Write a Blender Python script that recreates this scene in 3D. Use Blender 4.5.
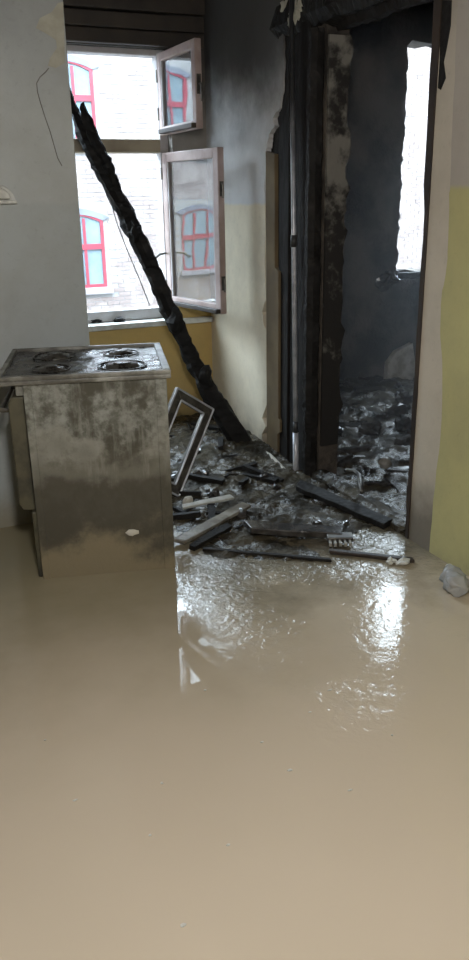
import bpy, bmesh, math, random
from mathutils import Vector, Matrix, noise

for o in list(bpy.data.objects):
    bpy.data.objects.remove(o, do_unlink=True)
S = bpy.context.scene
COL = S.collection
R = math.radians

# ------------------------------------------------------------------ camera
CAM_H, F_PX, HOR_Y, YAW, ROLL = 1.47, 790.0, 197.0, 23.6, 1.0
PITCH = math.atan((480 - HOR_Y) / F_PX)
yw, rl = R(YAW), R(ROLL)
c_fw = Vector((math.sin(yw) * math.cos(PITCH), math.cos(yw) * math.cos(PITCH), -math.sin(PITCH)))
c_rt0 = Vector((math.cos(yw), -math.sin(yw), 0))
c_up0 = c_rt0.cross(c_fw)
c_rt = c_rt0 * math.cos(rl) - c_up0 * math.sin(rl)
c_up = c_up0 * math.cos(rl) + c_rt0 * math.sin(rl)
cd = bpy.data.cameras.new('camera')
cam = bpy.data.objects.new('camera', cd)
COL.objects.link(cam)
m3 = Matrix((c_rt, c_up, -c_fw)).transposed()
cam.matrix_world = Matrix.Translation((0, 0, CAM_H)) @ m3.to_4x4()
cd.sensor_fit = 'VERTICAL'
cd.sensor_height = 36.0
cd.lens = F_PX / 960 * 36.0
cd.clip_start = 0.05
S.camera = cam

# ------------------------------------------------------------------ sky (overcast), exposure
SKY = 21.0
world = bpy.data.worlds.new('overcast_sky')
S.world = world
world.use_nodes = True
bg = world.node_tree.nodes['Background']
bg.inputs[0].default_value = (0.72, 0.87, 1.0, 1)
bg.inputs[1].default_value = SKY
S.view_settings.view_transform = 'Standard'
S.view_settings.look = 'None'
S.view_settings.exposure = 0.0
S.view_settings.gamma = 1.0
S.view_settings.use_curve_mapping = False
S.cycles.use_denoising = True
S.cycles.caustics_reflective = False
S.cycles.caustics_refractive = False
S.cycles.sample_clamp_indirect = 6.0


def portal(name, x0, x1, z0, z1, y):
    ld = bpy.data.lights.new(name, 'AREA')
    ld.shape = 'RECTANGLE'
    ld.size, ld.size_y = x1 - x0, z1 - z0
    ld.cycles.is_portal = True
    o = bpy.data.objects.new(name, ld)
    COL.objects.link(o)
    o.location = ((x0 + x1) / 2, y, (z0 + z1) / 2)
    o.rotation_euler = (R(-90), 0, 0)     # local -Z points to -Y, into the room


# ------------------------------------------------------------------ pixel helpers (direction only; depth from the surface touched)
def ray(x, y):
    return c_fw + c_rt * ((x - 234.5) / F_PX) - c_up * ((y - 480) / F_PX)
O = Vector((0, 0, CAM_H))
def onz(x, y, z=0.0):
    d = ray(x, y); return O + d * ((z - CAM_H) / d.z)
def ony(x, y, Y):
    d = ray(x, y); return O + d * (Y / d.y)
def onx(x, y, X):
    d = ray(x, y); return O + d * (X / d.x)
def proj(p):
    v = Vector(p) - O; z = v.dot(c_fw)
    return 234.5 + F_PX * v.dot(c_rt) / z, 480 - F_PX * v.dot(c_up) / z


# ------------------------------------------------------------------ materials
class NT:
    def __init__(s, name):
        s.m = bpy.data.materials.new(name); s.m.use_nodes = True
        s.t = s.m.node_tree; s.n = s.t.nodes; s.l = s.t.links
        s.b = s.n['Principled BSDF']; s.out = s.n['Material Output']
        s._pos = None
    def new(s, typ, **kw):
        n = s.n.new(typ)
        for k, v in kw.items(): setattr(n, k, v)
        return n
    def link(s, a, b): s.l.new(a, b)
    def put(s, sock, v):
        if hasattr(v, 'is_output') or isinstance(v, bpy.types.NodeSocket): s.l.new(v, sock)
        else: sock.default_value = v
    def obj(s):
        if not hasattr(s, '_tc'): s._tc = s.new('ShaderNodeTexCoord')
        return s._tc.outputs['Object']
    def world(s):
        if s._pos is None: s._pos = s.new('ShaderNodeNewGeometry')
        return s._pos.outputs['Position']
    def xyz(s):
        if not hasattr(s, '_x'):
            s._x = s.new('ShaderNodeSeparateXYZ'); s.link(s.world(), s._x.inputs[0])
        return s._x.outputs
    def noise(s, scale, detail=5, rough=.55, vec=None, dist=0.0, col=False):
        n = s.new('ShaderNodeTexNoise')
        n.inputs['Scale'].default_value = scale; n.inputs['Detail'].default_value = detail
        n.inputs['Roughness'].default_value = rough; n.inputs['Distortion'].default_value = dist
        s.link(vec or s.world(), n.inputs['Vector'])
        return n.outputs['Color' if col else 'Fac']
    def vor(s, scale, vec=None, feat='F1'):
        n = s.new('ShaderNodeTexVoronoi'); n.feature = feat
        n.inputs['Scale'].default_value = scale
        s.link(vec or s.world(), n.inputs['Vector'])
        return n.outputs['Distance']
    def scaled(s, sx, sy, sz, vec=None):
        n = s.new('ShaderNodeMapping'); n.inputs['Scale'].default_value = (sx, sy, sz)
        s.link(vec or s.world(), n.inputs['Vector']); return n.outputs[0]
    def math(s, op, a, b=None, clamp=False):
        n = s.new('ShaderNodeMath', operation=op); n.use_clamp = clamp
        s.put(n.inputs[0], a)
        if b is not None: s.put(n.inputs[1], b)
        return n.outputs[0]
    def rng(s, v, a, b, lo=0.0, hi=1.0):
        n = s.new('ShaderNodeMapRange'); n.interpolation_type = 'SMOOTHSTEP'
        s.put(n.inputs[0], v)
        n.inputs[1].default_value = a; n.inputs[2].default_value = b
        n.inputs[3].default_value = lo; n.inputs[4].default_value = hi
        return n.outputs[0]
    def mix(s, f, a, b):
        n = s.new('ShaderNodeMix', data_type='RGBA')
        s.put(n.inputs[0], f)
        for i, v in ((6, a), (7, b)):
            if isinstance(v, tuple): v = tuple(v) + ((1,) if len(v) == 3 else ())
            s.put(n.inputs[i], v)
        return n.outputs[2]
    def bump(s, h, strength, dist=.01):
        n = s.new('ShaderNodeBump'); n.inputs['Strength'].default_value = strength
        n.inputs['Distance'].default_value = dist
        s.link(h, n.inputs['Height']); s.link(n.outputs[0], s.b.inputs['Normal']); return n
    def fin(s, col=None, rough=None, metal=None, spec=None):
        if col is not None:
            if isinstance(col, tuple): col = tuple(col) + (1,)
            s.put(s.b.inputs['Base Color'], col)
        if rough is not None: s.put(s.b.inputs['Roughness'], rough)
        if metal is not None: s.put(s.b.inputs['Metallic'], metal)
        if spec is not None: s.put(s.b.inputs['Specular IOR Level'], spec)
        return s.m


def simple(name, c1, c2, scale=6, rough=.7, bump=.3, bscale=40, dist=.004, metal=0.0, spec=.5, lo=.35, hi=.65):
    t = NT(name)
    f = t.rng(t.noise(scale), lo, hi)
    t.bump(t.noise(bscale), bump, dist)
    return t.fin(t.mix(f, c1, c2), rough, metal, spec)


def paint(name, high, low, zline=1.46, soot=None, sootcol=(.03, .027, .024), mud=None, rough=.75, fade=.012):
    t = NT(name)
    x, y, z = t.xyz()
    w = t.noise(9, 4)
    zz = t.math('ADD', z, t.math('MULTIPLY', t.math('SUBTRACT', w, .5), .03))
    c = t.mix(t.rng(zz, zline - fade, zline + fade), low, high)
    blot = t.rng(t.noise(3.1, 7, .65), .35, .75)
    c = t.mix(t.math('MULTIPLY', blot, .25), c, (.22, .2, .15))
    fine = t.rng(t.noise(38, 4, .7), .55, .8)
    c = t.mix(t.math('MULTIPLY', fine, .18), c, (.12, .11, .09))
    if soot:
        z0, z1, amt = soot
        n = t.noise(2.3, 6, .6)
        s = t.rng(t.math('ADD', z, t.math('MULTIPLY', t.math('SUBTRACT', n, .5), .7)), z0, z1)
        c = t.mix(t.math('MULTIPLY', s, amt), c, sootcol)
    if mud:
        z0, z1, mc = mud
        n = t.noise(7, 6, .6)
        s = t.rng(t.math('ADD', z, t.math('MULTIPLY', t.math('SUBTRACT', n, .5), .25)), z1, z0)
        c = t.mix(t.math('MULTIPLY', s, .8), c, mc)
    h = t.math('ADD', t.noise(14, 6), t.math('MULTIPLY', t.noise(120, 3), .25))
    t.bump(h, .35, .006)
    return t.fin(c, rough, 0.0, .35)


def char_mat(name, base=(.010, .009, .008), hi=(.03, .027, .024), rough=.7, cell=38, grain=(1, 1, 1)):
    t = NT(name)
    v = t.obj()
    d = t.vor(cell, t.scaled(grain[0], grain[1], grain[2], v))
    n = t.noise(13, 6, .6, v)
    c = t.mix(t.rng(n, .5, .78), base, hi)
    t.bump(t.math('ADD', d, t.math('MULTIPLY', n, .6)), .5, .008)
    return t.fin(c, rough, 0.0, .3)


MT = {}
MT['partition'] = paint('grey_partition_paint', (.45, .48, .48), (.415, .45, .455), 1.455, soot=(1.7, 2.7, .6), mud=(.0, .22, (.26, .23, .16)))  # darker towards the top, offsetting the lamp's light there by colour
MT['side'] = paint('side_wall_paint', (.70, .70, .70), (.80, .72, .56), 1.43, soot=(1.62, 2.25, .93), mud=(-.05, .2, (.09, .08, .06)))  # lower paint set paler than the back wall's, daylight put into colour
MT['yellow'] = paint('yellow_wall_paint', (.40, .37, .33), (.60, .42, .15), 1.46, soot=(1.4, 2.3, .93), mud=(-.05, .28, (.05, .045, .035)))
MT['rightpaint'] = paint('olive_wall_paint', (.45, .41, .36), (.50, .47, .225), 1.488, soot=(1.8, 2.8, .6), mud=(-.1, .1, (.28, .24, .16)))
MT['rightbase'] = paint('bare_beige_plaster', (.58, .53, .44), (.58, .53, .44), 1.46, soot=(1.75, 2.5, .7), mud=(.08, .40, (.10, .085, .065)))
MT['generic'] = paint('room_plaster', (.2, .19, .18), (.22, .19, .12), 1.46)
MT['ceiling'] = simple('dark_ceiling_plaster', (.09, .085, .08), (.05, .047, .044), 1.5)  # unseen ceiling set dark to cut the lamp's bounce
MT['charwall'] = simple('charred_wall', (.022, .019, .016), (.12, .10, .08), 3.2, .9, .7, 18, .03)
MT['reveal'] = None
MT['char'] = char_mat('charred_timber')
MT['charboard'] = char_mat('charred_boards', (.010, .0085, .0075), (.024, .021, .018), .8, 30, (1, 1, .25))
MT['beam'] = char_mat('alligator_char', (.008, .0075, .0072), (.026, .023, .021), .7, 26, (1, 1, .5))
MT['tan'] = simple('scorched_tan_lath', (.17, .125, .065), (.115, .083, .045), 4, .8)
MT['brownwood'] = simple('smoked_brown_wood', (.045, .03, .02), (.02, .015, .012), 3, .6, .3, 20)
MT['lintel'] = simple('dark_lintel_wood', (.05, .038, .028), (.022, .018, .015), 3, .65, .4, 18)
MT['frame'] = simple('weathered_window_wood', (.46, .37, .35), (.32, .24, .215), 5, .55, .25, 30)
MT['frameedge'] = simple('window_frame_grey', (.5, .49, .50), (.36, .33, .32), 5, .5)
MT['transom'] = simple('transom_brown_wood', (.36, .31, .22), (.27, .22, .16), 6, .6)
MT['sill'] = simple('pale_sill_board', (.72, .74, .72), (.45, .46, .42), 9, .45)
MT['iron'] = simple('dull_iron', (.16, .15, .13), (.08, .075, .07), 20, .45, .2, 60, metal=.7)
MT['pipe'] = simple('pale_steel_pipe', (.62, .64, .68), (.42, .44, .48), 12, .35, .15, 60, metal=.25)
def mk_pipe():
    t = NT('sooted_steel_pipe'); x, y, z = t.xyz()
    n = t.noise(14, 4)
    c = t.mix(t.rng(n, .35, .65), (.60, .62, .66), (.38, .40, .44))
    k = t.rng(t.math('ADD', z, t.math('MULTIPLY', t.math('SUBTRACT', t.noise(4, 4), .5), .5)), 1.35, 1.95)
    return t.fin(t.mix(t.math('MULTIPLY', k, .95), c, (.02, .02, .02)), .35, .2)
MT['sootpipe'] = mk_pipe()
MT['pipejoint'] = simple('dark_pipe_joint', (.05, .05, .05), (.03, .03, .03), 12, .5)
MT['white'] = simple('dirty_white_plastic', (.62, .63, .60), (.42, .42, .38), 14, .45)
MT['plasterbit'] = simple('broken_plaster', (.58, .56, .50), (.35, .32, .26), 14, .8, .5)
MT['palewood'] = simple('wet_pale_wood', (.36, .35, .31), (.16, .145, .12), 12, .25, .3, 30)
MT['rubble'] = simple('wet_rubble', (.075, .07, .064), (.025, .022, .02), 16, .22, .4, 30)
MT['crack'] = simple('crack_dark', (.2, .19, .17), (.14, .13, .12), 10, .9)
MT['oldpaint'] = simple('old_yellow_plaster', (.42, .41, .34), (.34, .33, .27), 14, .85, .5)
MT['darkhole'] = simple('soot_black', (.012, .012, .012), (.02, .02, .02), 5, .9)
MT['subfloor'] = simple('submerged_floor', (.2, .17, .12), (.14, .12, .09), 5, .9)


def mk_reveal():
    t = NT('sooty_reveal_plaster')
    x, y, z = t.xyz()
    n = t.noise(5.5, 7, .62)
    low = t.rng(z, 1.75, 1.0)
    f = t.rng(t.math('ADD', n, t.math('MULTIPLY', low, .2)), .46, .62)
    c = t.mix(f, (.2, .19, .165), (.025, .023, .021))
    t.bump(t.noise(25, 6), .6, .012)
    return t.fin(c, .85, 0.0, .3)
MT['reveal'] = mk_reveal()


def mk_water():
    t = NT('muddy_water')
    x, y, z = t.xyz()
    n = t.noise(1.1, 3)
    c = t.mix(t.rng(n, .3, .7), (.545, .468, .365), (.51, .437, .338))
    far_dim = t.rng(t.math('ADD', y, t.math('MULTIPLY', t.math('SUBTRACT', t.noise(1.6, 5, .6), .5), 1.4)), 1.7, 3.3)
    c = t.mix(t.math('MULTIPLY', far_dim, .9), c, (.265, .232, .14))     # far water painted darker, light falloff put into its colour
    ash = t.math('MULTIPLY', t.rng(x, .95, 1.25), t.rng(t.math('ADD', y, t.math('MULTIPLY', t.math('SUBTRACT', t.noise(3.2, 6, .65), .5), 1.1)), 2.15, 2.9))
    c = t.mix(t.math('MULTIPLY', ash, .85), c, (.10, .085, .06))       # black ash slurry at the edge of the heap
    # wind and debris ripples near the ash heap; still water elsewhere
    a = t.math('MULTIPLY', t.rng(x, .85, 1.1), t.rng(y, 1.1, 2.5))
    patch = t.rng(t.noise(1.7, 3, .5), .40, .60)
    fine = t.noise(42, 4, .6, t.scaled(1.0, 1.0, 1.0), .6)
    coarse = t.noise(15, 3, .5, t.scaled(1.0, 1.0, 1.0), .8)
    h = t.math('ADD', t.math('MULTIPLY', fine, .5), t.math('MULTIPLY', coarse, .85))
    h = t.math('MULTIPLY', h, t.math('MULTIPLY', a, t.math('ADD', t.math('MULTIPLY', patch, .8), .2)))
    t.bump(h, 1.0, .0098)
    t.b.inputs['IOR'].default_value = 1.5
    return t.fin(c, .02, 0.0, .5)
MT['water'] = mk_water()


def mk_mud():
    t = NT('wet_ash_mud')
    v = t.world()
    n = t.noise(7, 6, .6)
    c = t.mix(t.rng(n, .38, .62), (.028, .024, .017), (.075, .063, .042))
    h = t.math('ADD', t.noise(30, 6, .65), t.math('MULTIPLY', t.noise(11, 4), .7))
    t.bump(h, 1.0, .013)
    t.b.inputs['IOR'].default_value = 1.55
    wet = t.rng(t.noise(6.5, 5, .6), .46, .56)
    return t.fin(c, t.math('SUBTRACT', .55, t.math('MULTIPLY', wet, .48)), 0.0, t.math('ADD', .08, t.math('MULTIPLY', wet, .55)))
MT['mud'] = mk_mud()


def mk_stove():
    t = NT('grimy_enamel')
    x, y, z = t.xyz()
    n1, n2 = t.noise(5.5, 7, .62), t.noise(22, 6, .7)
    clean = t.mix(t.rng(n2, .3, .7), (.30, .31, .28), (.12, .12, .10))
    olive = t.mix(t.rng(n1, .42, .6), clean, (.07, .066, .048))
    lines = t.math('ADD', z, t.math('MULTIPLY', t.math('SUBTRACT', n1, .5), .62))
    drip = t.noise(3.0, 6, .65, t.scaled(9, 9, 1.2))
    olive = t.mix(t.math('MULTIPLY', t.rng(drip, .5, .68), .6), olive, (.26, .26, .23))
    # tide marks: pale dried band, dark wet silt, thin mud near the water
    c = t.mix(t.math('MULTIPLY', t.rng(lines, .62, .52), .45), olive, (.25, .24, .20))
    c = t.mix(t.math('MULTIPLY', t.rng(lines, .50, .38), .9), c, (.060, .054, .038))
    c = t.mix(t.math('MULTIPLY', t.rng(lines, .24, .06), .85), c, (.25, .21, .135))
    t.bump(t.math('ADD', n2, n1), .4, .006)
    return t.fin(c, .62, 0.0, .4)
MT['stove'] = mk_stove()


def mk_hob():
    t = NT('sooty_wet_hob')
    v = t.obj()
    x = t.new('ShaderNodeSeparateXYZ'); t.link(v, x.inputs[0])
    n = t.noise(11, 6, .65, v)
    c = t.mix(t.rng(n, .40, .66), (.015, .013, .011), (.07, .065, .055))
    t.bump(t.noise(26, 5, .6, v), .5, .01)
    return t.fin(c, t.rng(n, .3, .6, .1, .35), 0.0, .6)
MT['hob'] = mk_hob()
MT['hobrim'] = simple('grey_hob_enamel', (.30, .30, .27), (.09, .085, .07), 9, .4, .3, 50)
MT['door_in'] = simple('oven_door_mud', (.09, .082, .05), (.03, .028, .02), 8, .6)


def mk_pane():
    t = NT('dusty_window_glass')
    t.n.remove(t.b)
    gl = t.new('ShaderNodeBsdfGlossy'); gl.inputs['Roughness'].default_value = .012
    tr = t.new('ShaderNodeBsdfTransparent'); tr.inputs[0].default_value = (.96, .975, .98, 1)
    df = t.new('ShaderNodeBsdfDiffuse'); df.inputs[0].default_value = (.5, .53, .55, 1)
    ge = t.new('ShaderNodeNewGeometry'); vm = t.new('ShaderNodeVectorMath', operation='DOT_PRODUCT')
    t.link(ge.outputs['Normal'], vm.inputs[0]); t.link(ge.outputs['Incoming'], vm.inputs[1])
    cs = t.math('ABSOLUTE', vm.outputs['Value'])
    fz = t.math('ADD', t.math('MULTIPLY', t.math('POWER', t.math('SUBTRACT', 1.0, cs), 5.0), .80), .20)   # Schlick, double glazing
    wv = t.noise(2.2, 2, .5)
    bp = t.new('ShaderNodeBump'); bp.inputs['Strength'].default_value = .05; bp.inputs['Distance'].default_value = .02
    t.link(wv, bp.inputs['Height']); t.link(bp.outputs[0], gl.inputs['Normal'])
    m1 = t.new('ShaderNodeMixShader'); m1.inputs[0].default_value = .05
    t.link(tr.outputs[0], m1.inputs[1]); t.link(df.outputs[0], m1.inputs[2])
    m2 = t.new('ShaderNodeMixShader'); t.link(fz, m2.inputs[0])
    t.link(m1.outputs[0], m2.inputs[1]); t.link(gl.outputs[0], m2.inputs[2])
    t.link(m2.outputs[0], t.out.inputs[0])
    return t.m
MT['pane'] = mk_pane()


def mk_plastic():
    t = NT('clear_crumpled_plastic')
    t.b.inputs['Transmission Weight'].default_value = .55
    t.bump(t.noise(60, 3), .4, .004)
    return t.fin((.75, .76, .76), .25, 0.0, .5)
MT['plastic'] = mk_plastic()

MT['brick'] = simple('pale_brick', (.28, .24, .222), (.20, .16, .147), 2.6, .9, .2, 30, lo=.42, hi=.58)
MT['mortar'] = simple('pale_mortar', (.27, .265, .26), (.24, .235, .23), 3, .95)
MT['archband'] = simple('grey_blue_arch', (.16, .17, .20), (.13, .14, .17), 3, .9)
MT['redframe'] = simple('red_window_paint', (.26, .035, .055), (.22, .03, .045), 3, .5)
MT['stone'] = simple('pale_stone_sill', (.26, .24, .245), (.22, .205, .21), 3, .8)
MT['curtain'] = simple('pale_blue_curtain', (.20, .25, .28), (.25, .29, .30), 6, .8)
MT['farglass'] = simple('far_window_glass', (.14, .19, .22), (.18, .23, .25), 3, .08)
MT['street'] = simple('wet_street', (.20, .20, .20), (.15, .15, .15), 1, .5)
MT['roof'] = simple('dark_roof', (.14, .08, .07), (.1, .06, .05), 1, .8)


# ------------------------------------------------------------------ mesh helper
class MB:
    def __init__(s): s.v = []; s.f = []
    def add(s, vs, fs):
        k = len(s.v); s.v += [tuple(p) for p in vs]; s.f += [tuple(i + k for i in f) for f in fs]; return s
    def box(s, x0, x1, y0, y1, z0, z1, M=None):
        vs = [Vector((x, y, z)) for z in (z0, z1) for y in (y0, y1) for x in (x0, x1)]
        if M is not None: vs = [M @ p for p in vs]
        return s.add(vs, [(0, 2, 3, 1), (4, 5, 7, 6), (0, 1, 5, 4), (2, 6, 7, 3), (0, 4, 6, 2), (1, 3, 7, 5)])
    def prism(s, poly, axis, a, b):
        """poly: 2D outline; axis the extrusion axis ('x': (y,z), 'y': (x,z), 'z': (x,y))"""
        def P(u, w, h):
            return {'x': (h, u, w), 'y': (u, h, w), 'z': (u, w, h)}[axis]
        n = len(poly)
        vs = [P(u, w, a) for u, w in poly] + [P(u, w, b) for u, w in poly]
        fs = [tuple(range(n - 1, -1, -1)), tuple(range(n, 2 * n))]
        fs += [(i, (i + 1) % n, (i + 1) % n + n, i + n) for i in range(n)]
        return s.add(vs, fs)
    def tube(s, path, r, seg=10, cap=True):
        path = [Vector(p) for p in path]; rs = r if isinstance(r, (list, tuple)) else [r] * len(path)
        vs = []; fs = []
        ref = None
        for i, p in enumerate(path):
            d = (path[min(i + 1, len(path) - 1)] - path[max(i - 1, 0)]).normalized()
            if ref is None: ref = d.orthogonal().normalized()
            u = (ref - d * ref.dot(d)).normalized(); ref = u; w = d.cross(u)
            for k in range(seg):
                a = 2 * math.pi * k / seg
                vs.append(p + (u * math.cos(a) + w * math.sin(a)) * rs[i])
        for i in range(len(path) - 1):
            for k in range(seg):
                a, b = i * seg + k, i * seg + (k + 1) % seg
                fs.append((a, b, b + seg, a + seg))
        if cap:
            fs.append(tuple(range(seg - 1, -1, -1))); e = (len(path) - 1) * seg
            fs.append(tuple(range(e, e + seg)))
        return s.add(vs, fs)
    def torus(s, c, R0, r, seg=28, ms=8):
        vs = []; fs = []
        for i in range(seg):
            a = 2 * math.pi * i / seg
            for k in range(ms):
                b = 2 * math.pi * k / ms
                q = R0 + r * math.cos(b)
                vs.append((c[0] + q * math.cos(a), c[1] + q * math.sin(a), c[2] + r * math.sin(b)))
        for i in range(seg):
            for k in range(ms):
                fs.append((i * ms + k, ((i + 1) % seg) * ms + k, ((i + 1) % seg) * ms + (k + 1) % ms, i * ms + (k + 1) % ms))
        return s.add(vs, fs)
    def lathe(s, prof, c=(0, 0, 0), seg=24, M=None):
        vs = []; fs = []
        n = len(prof)
        for i in range(seg):
            a = 2 * math.pi * i / seg
            for r, z in prof:
                p = Vector((c[0] + r * math.cos(a), c[1] + r * math.sin(a), c[2] + z))
                vs.append(M @ p if M is not None else p)
        for i in range(seg):
            for k in range(n - 1):
                fs.append((i * n + k, ((i + 1) % seg) * n + k, ((i + 1) % seg) * n + k + 1, i * n + k + 1))
        return s.add(vs, fs)
    def build(s, name, mat, parent=None, bevel=0.0, smooth=False, loc=None):
        me = bpy.data.meshes.new(name); me.from_pydata(s.v, [], s.f); me.update()
        bm = bmesh.new(); bm.from_mesh(me); bmesh.ops.recalc_face_normals(bm, faces=bm.faces); bm.to_mesh(me); bm.free()
        if mat: me.materials.append(MT[mat] if isinstance(mat, str) else mat)
        o = bpy.data.objects.new(name, me); COL.objects.link(o)
        if loc is not None:
            me.transform(Matrix.Translation(-Vector(loc))); o.location = loc
        if parent: put_under(o, parent)
        if bevel:
            md = o.modifiers.new('bevel', 'BEVEL'); md.width = bevel; md.segments = 2; md.limit_method = 'ANGLE'
        if smooth: me.polygons.foreach_set('use_smooth', [True] * len(me.polygons))
        return o


def mw(o):
    M = Matrix.LocRotScale(o.location, o.rotation_euler, o.scale)
    return (mw(o.parent) @ o.matrix_parent_inverse @ M) if o.parent else M
def put_under(o, p):
    """parent keeping the world place (mesh coordinates are world unless loc given)"""
    o.parent = p; o.matrix_parent_inverse = mw(p).inverted()
def child(o, p):
    """parent with local coordinates"""
    o.parent = p; return o
def tag(o, label=None, cat=None, group=None, kind=None):
    if label: o['label'] = label
    if cat: o['category'] = cat
    if group: o['group'] = group
    if kind: o['kind'] = kind
    return o
def empty(name, loc=(0, 0, 0), rz=0.0):
    o = bpy.data.objects.new(name, None); COL.objects.link(o); o.location = loc; o.rotation_euler = (0, 0, rz)
    o.empty_display_size = .05
    return o
def struct(o): o['kind'] = 'structure'; return o


def jag(a, b, n, amp, rnd):
    """points strictly between a and b, wobbling across the line"""
    a, b = Vector(a), Vector(b); d = b - a; p = Vector((-d.y, d.x)).normalized()
    out = []
    for i in range(1, n):
        q = a + d * ((i + rnd.uniform(-.3, .3)) / n) + p * rnd.uniform(-amp, amp)
        out.append((q.x, q.y))
    return out


def rough_bar(mb, pts, widths, thick, rnd, amp=.012, ring=8, step=.03, splinter=True):
    """charred timber along a polyline: irregular rounded-square section, broken ends"""
    pts = [Vector(p) for p in pts]
    seg = [(pts[i + 1] - pts[i]).length for i in range(len(pts) - 1)]; tot = sum(seg)
    n = max(3, int(tot / step)); rings = []
    d0 = (pts[-1] - pts[0]).normalized()
    view = Vector((d0.y, -d0.x, 0))
    side = d0.cross(Vector((0, 1, 0)))
    if side.length < .2: side = d0.cross(Vector((0, 0, 1)))
    side.normalize(); up = side.cross(d0).normalized()
    off = rnd.uniform(0, 50)
    for i in range(n + 1):
        t = i / n; L = t * tot; k = 0
        while k < len(seg) - 1 and L > seg[k]: L -= seg[k]; k += 1
        c = pts[k].lerp(pts[k + 1], min(1, L / seg[k]))
        u = t * (len(widths) - 1); j = min(int(u), len(widths) - 2)
        w = widths[j] + (widths[j + 1] - widths[j]) * (u - j)
        th = thick * (w / max(widths)) ** .5
        rg = []
        for q in range(ring):
            a = 2 * math.pi * (q + .5) / ring
            ca, sa = math.cos(a), math.sin(a)
            sq = 1 / max(abs(ca), abs(sa)) * .88
            nz = noise.noise(Vector((off + t * tot * 9, q * 1.7, off))) * amp * 1.6 + rnd.uniform(-amp, amp) * .5
            p = c + side * (ca * sq * w / 2 + ca * nz) + up * (sa * sq * th / 2 + sa * nz)
            if splinter and i in (0, n): p += d0 * rnd.uniform(-.05, .05) * (1 if i else -1)
            rg.append(p)
        rings.append(rg)
    vs = [p for r in rings for p in r]; fs = []
    for i in range(n):
        for q in range(ring):
            a, b = i * ring + q, i * ring + (q + 1) % ring
            fs.append((a, b, b + ring, a + ring))
    fs.append(tuple(range(ring - 1, -1, -1))); fs.append(tuple(range(n * ring, (n + 1) * ring)))
    mb.add(vs, fs); return mb


def lump(mb, c, sx, sy, sz, rnd, M=None, amp=.25, sub=2):
    bm = bmesh.new(); bmesh.ops.create_icosphere(bm, subdivisions=sub, radius=1)
    off = Vector((rnd.uniform(0, 99), rnd.uniform(0, 99), 0))
    vs = []
    for v in bm.verts:
        k = 1 + amp * noise.noise(v.co * 1.6 + off) * 1.6
        p = Vector((v.co.x * sx * k, v.co.y * sy * k, v.co.z * sz * k))
        if M is not None: p = M @ p
        vs.append(p + Vector(c))
    mb.add(vs, [[v.index for v in f.verts] for f in bm.faces]); bm.free(); return mb


# ================================================================== SETTING
XS = 2.03         # side wall face
YB = 4.99         # back wall face
YW = 5.10         # window plane
YP = 3.64         # grey partition face
ZC = 2.78
FZ = -0.06        # real floor below the water
W1 = (0.55, 1.80, 0.72, 2.31)
W2 = (3.575, 4.55, 0.93, 2.46)
DOOR = (2.70, 3.60, 2.16)
rnd = random.Random(4)

struct(MB().box(-1.9, 5.7, -1.15, 5.25, -.25, FZ).build('floor', 'subfloor'))
struct(MB().box(-1.9, 5.7, -1.15, 5.25, ZC, ZC + .15).build('ceiling', 'ceiling'))
struct(MB().box(-1.9, -1.75, -1.15, 5.25, FZ, ZC).build('wall_left', 'generic'))
struct(MB().box(-1.75, 2.2, -1.15, -1.0, FZ, ZC).build('wall_rear', 'generic'))

# grey partition on the left (thin, ends beside the window)
part = struct(MB().box(-1.75, .868, YP, YP + .16, FZ, ZC).build('wall_partition', 'partition', bevel=.004))
# flaked patch of older plaster at its upper corner, with a hairline crack running down
def PP(x, y): p = ony(x, y, YP - .002); return (p.x, p.z)
fl = [PP(66, 2), PP(58, 3), PP(52, 12), PP(40, 18), PP(36, 28), PP(47, 34), PP(56, 40), PP(57, 48), PP(50, 58), PP(48, 66), PP(56, 68), PP(65, 63)]
fl = [(min(u, .8675), w) for u, w in fl]
fk = MB().prism(fl, 'y', YP - .0022, YP + .001).build('flaked_patch', 'oldpaint', part); tag(fk, 'flaked yellowish patch of old plaster')
ck = MB()
pth = [(49, 68), (46, 72), (40, 77), (37, 83), (38, 92), (41, 104), (45, 118), (50, 132), (54, 146), (58, 158), (62, 166)]
ck.tube([(PP(x + rnd.uniform(-.5, .5), y)[0], YP - .0005, PP(x, y)[1]) for x, y in pth], .0022, 5)
tag(ck.build('plaster_crack', 'crack', part), 'dark hairline crack')

# back wall round the window
b = MB()
b.box(-1.75, W1[0], YB, YB + .26, FZ, ZC); b.box(W1[1], 2.2, YB, YB + .26, FZ, ZC)
b.box(W1[0], W1[1], YB, YB + .26, FZ, W1[2] - .035); b.box(W1[0], W1[1], YB + .02, YB + .26, W1[3], ZC)
wb = struct(b.build('wall_back', 'yellow'))
# charred lintel boards over the window
for i, (z0, z1, dy) in enumerate(((2.315, 2.39, .035), (2.395, 2.475, .02), (2.485, 2.62, .0), (2.625, 2.775, .01))):
    MB().box(.5, 2.02, YB - .055 + dy, YB + .03, z0, z1).build('lintel_board', 'lintel', wb, bevel=.006)

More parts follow.
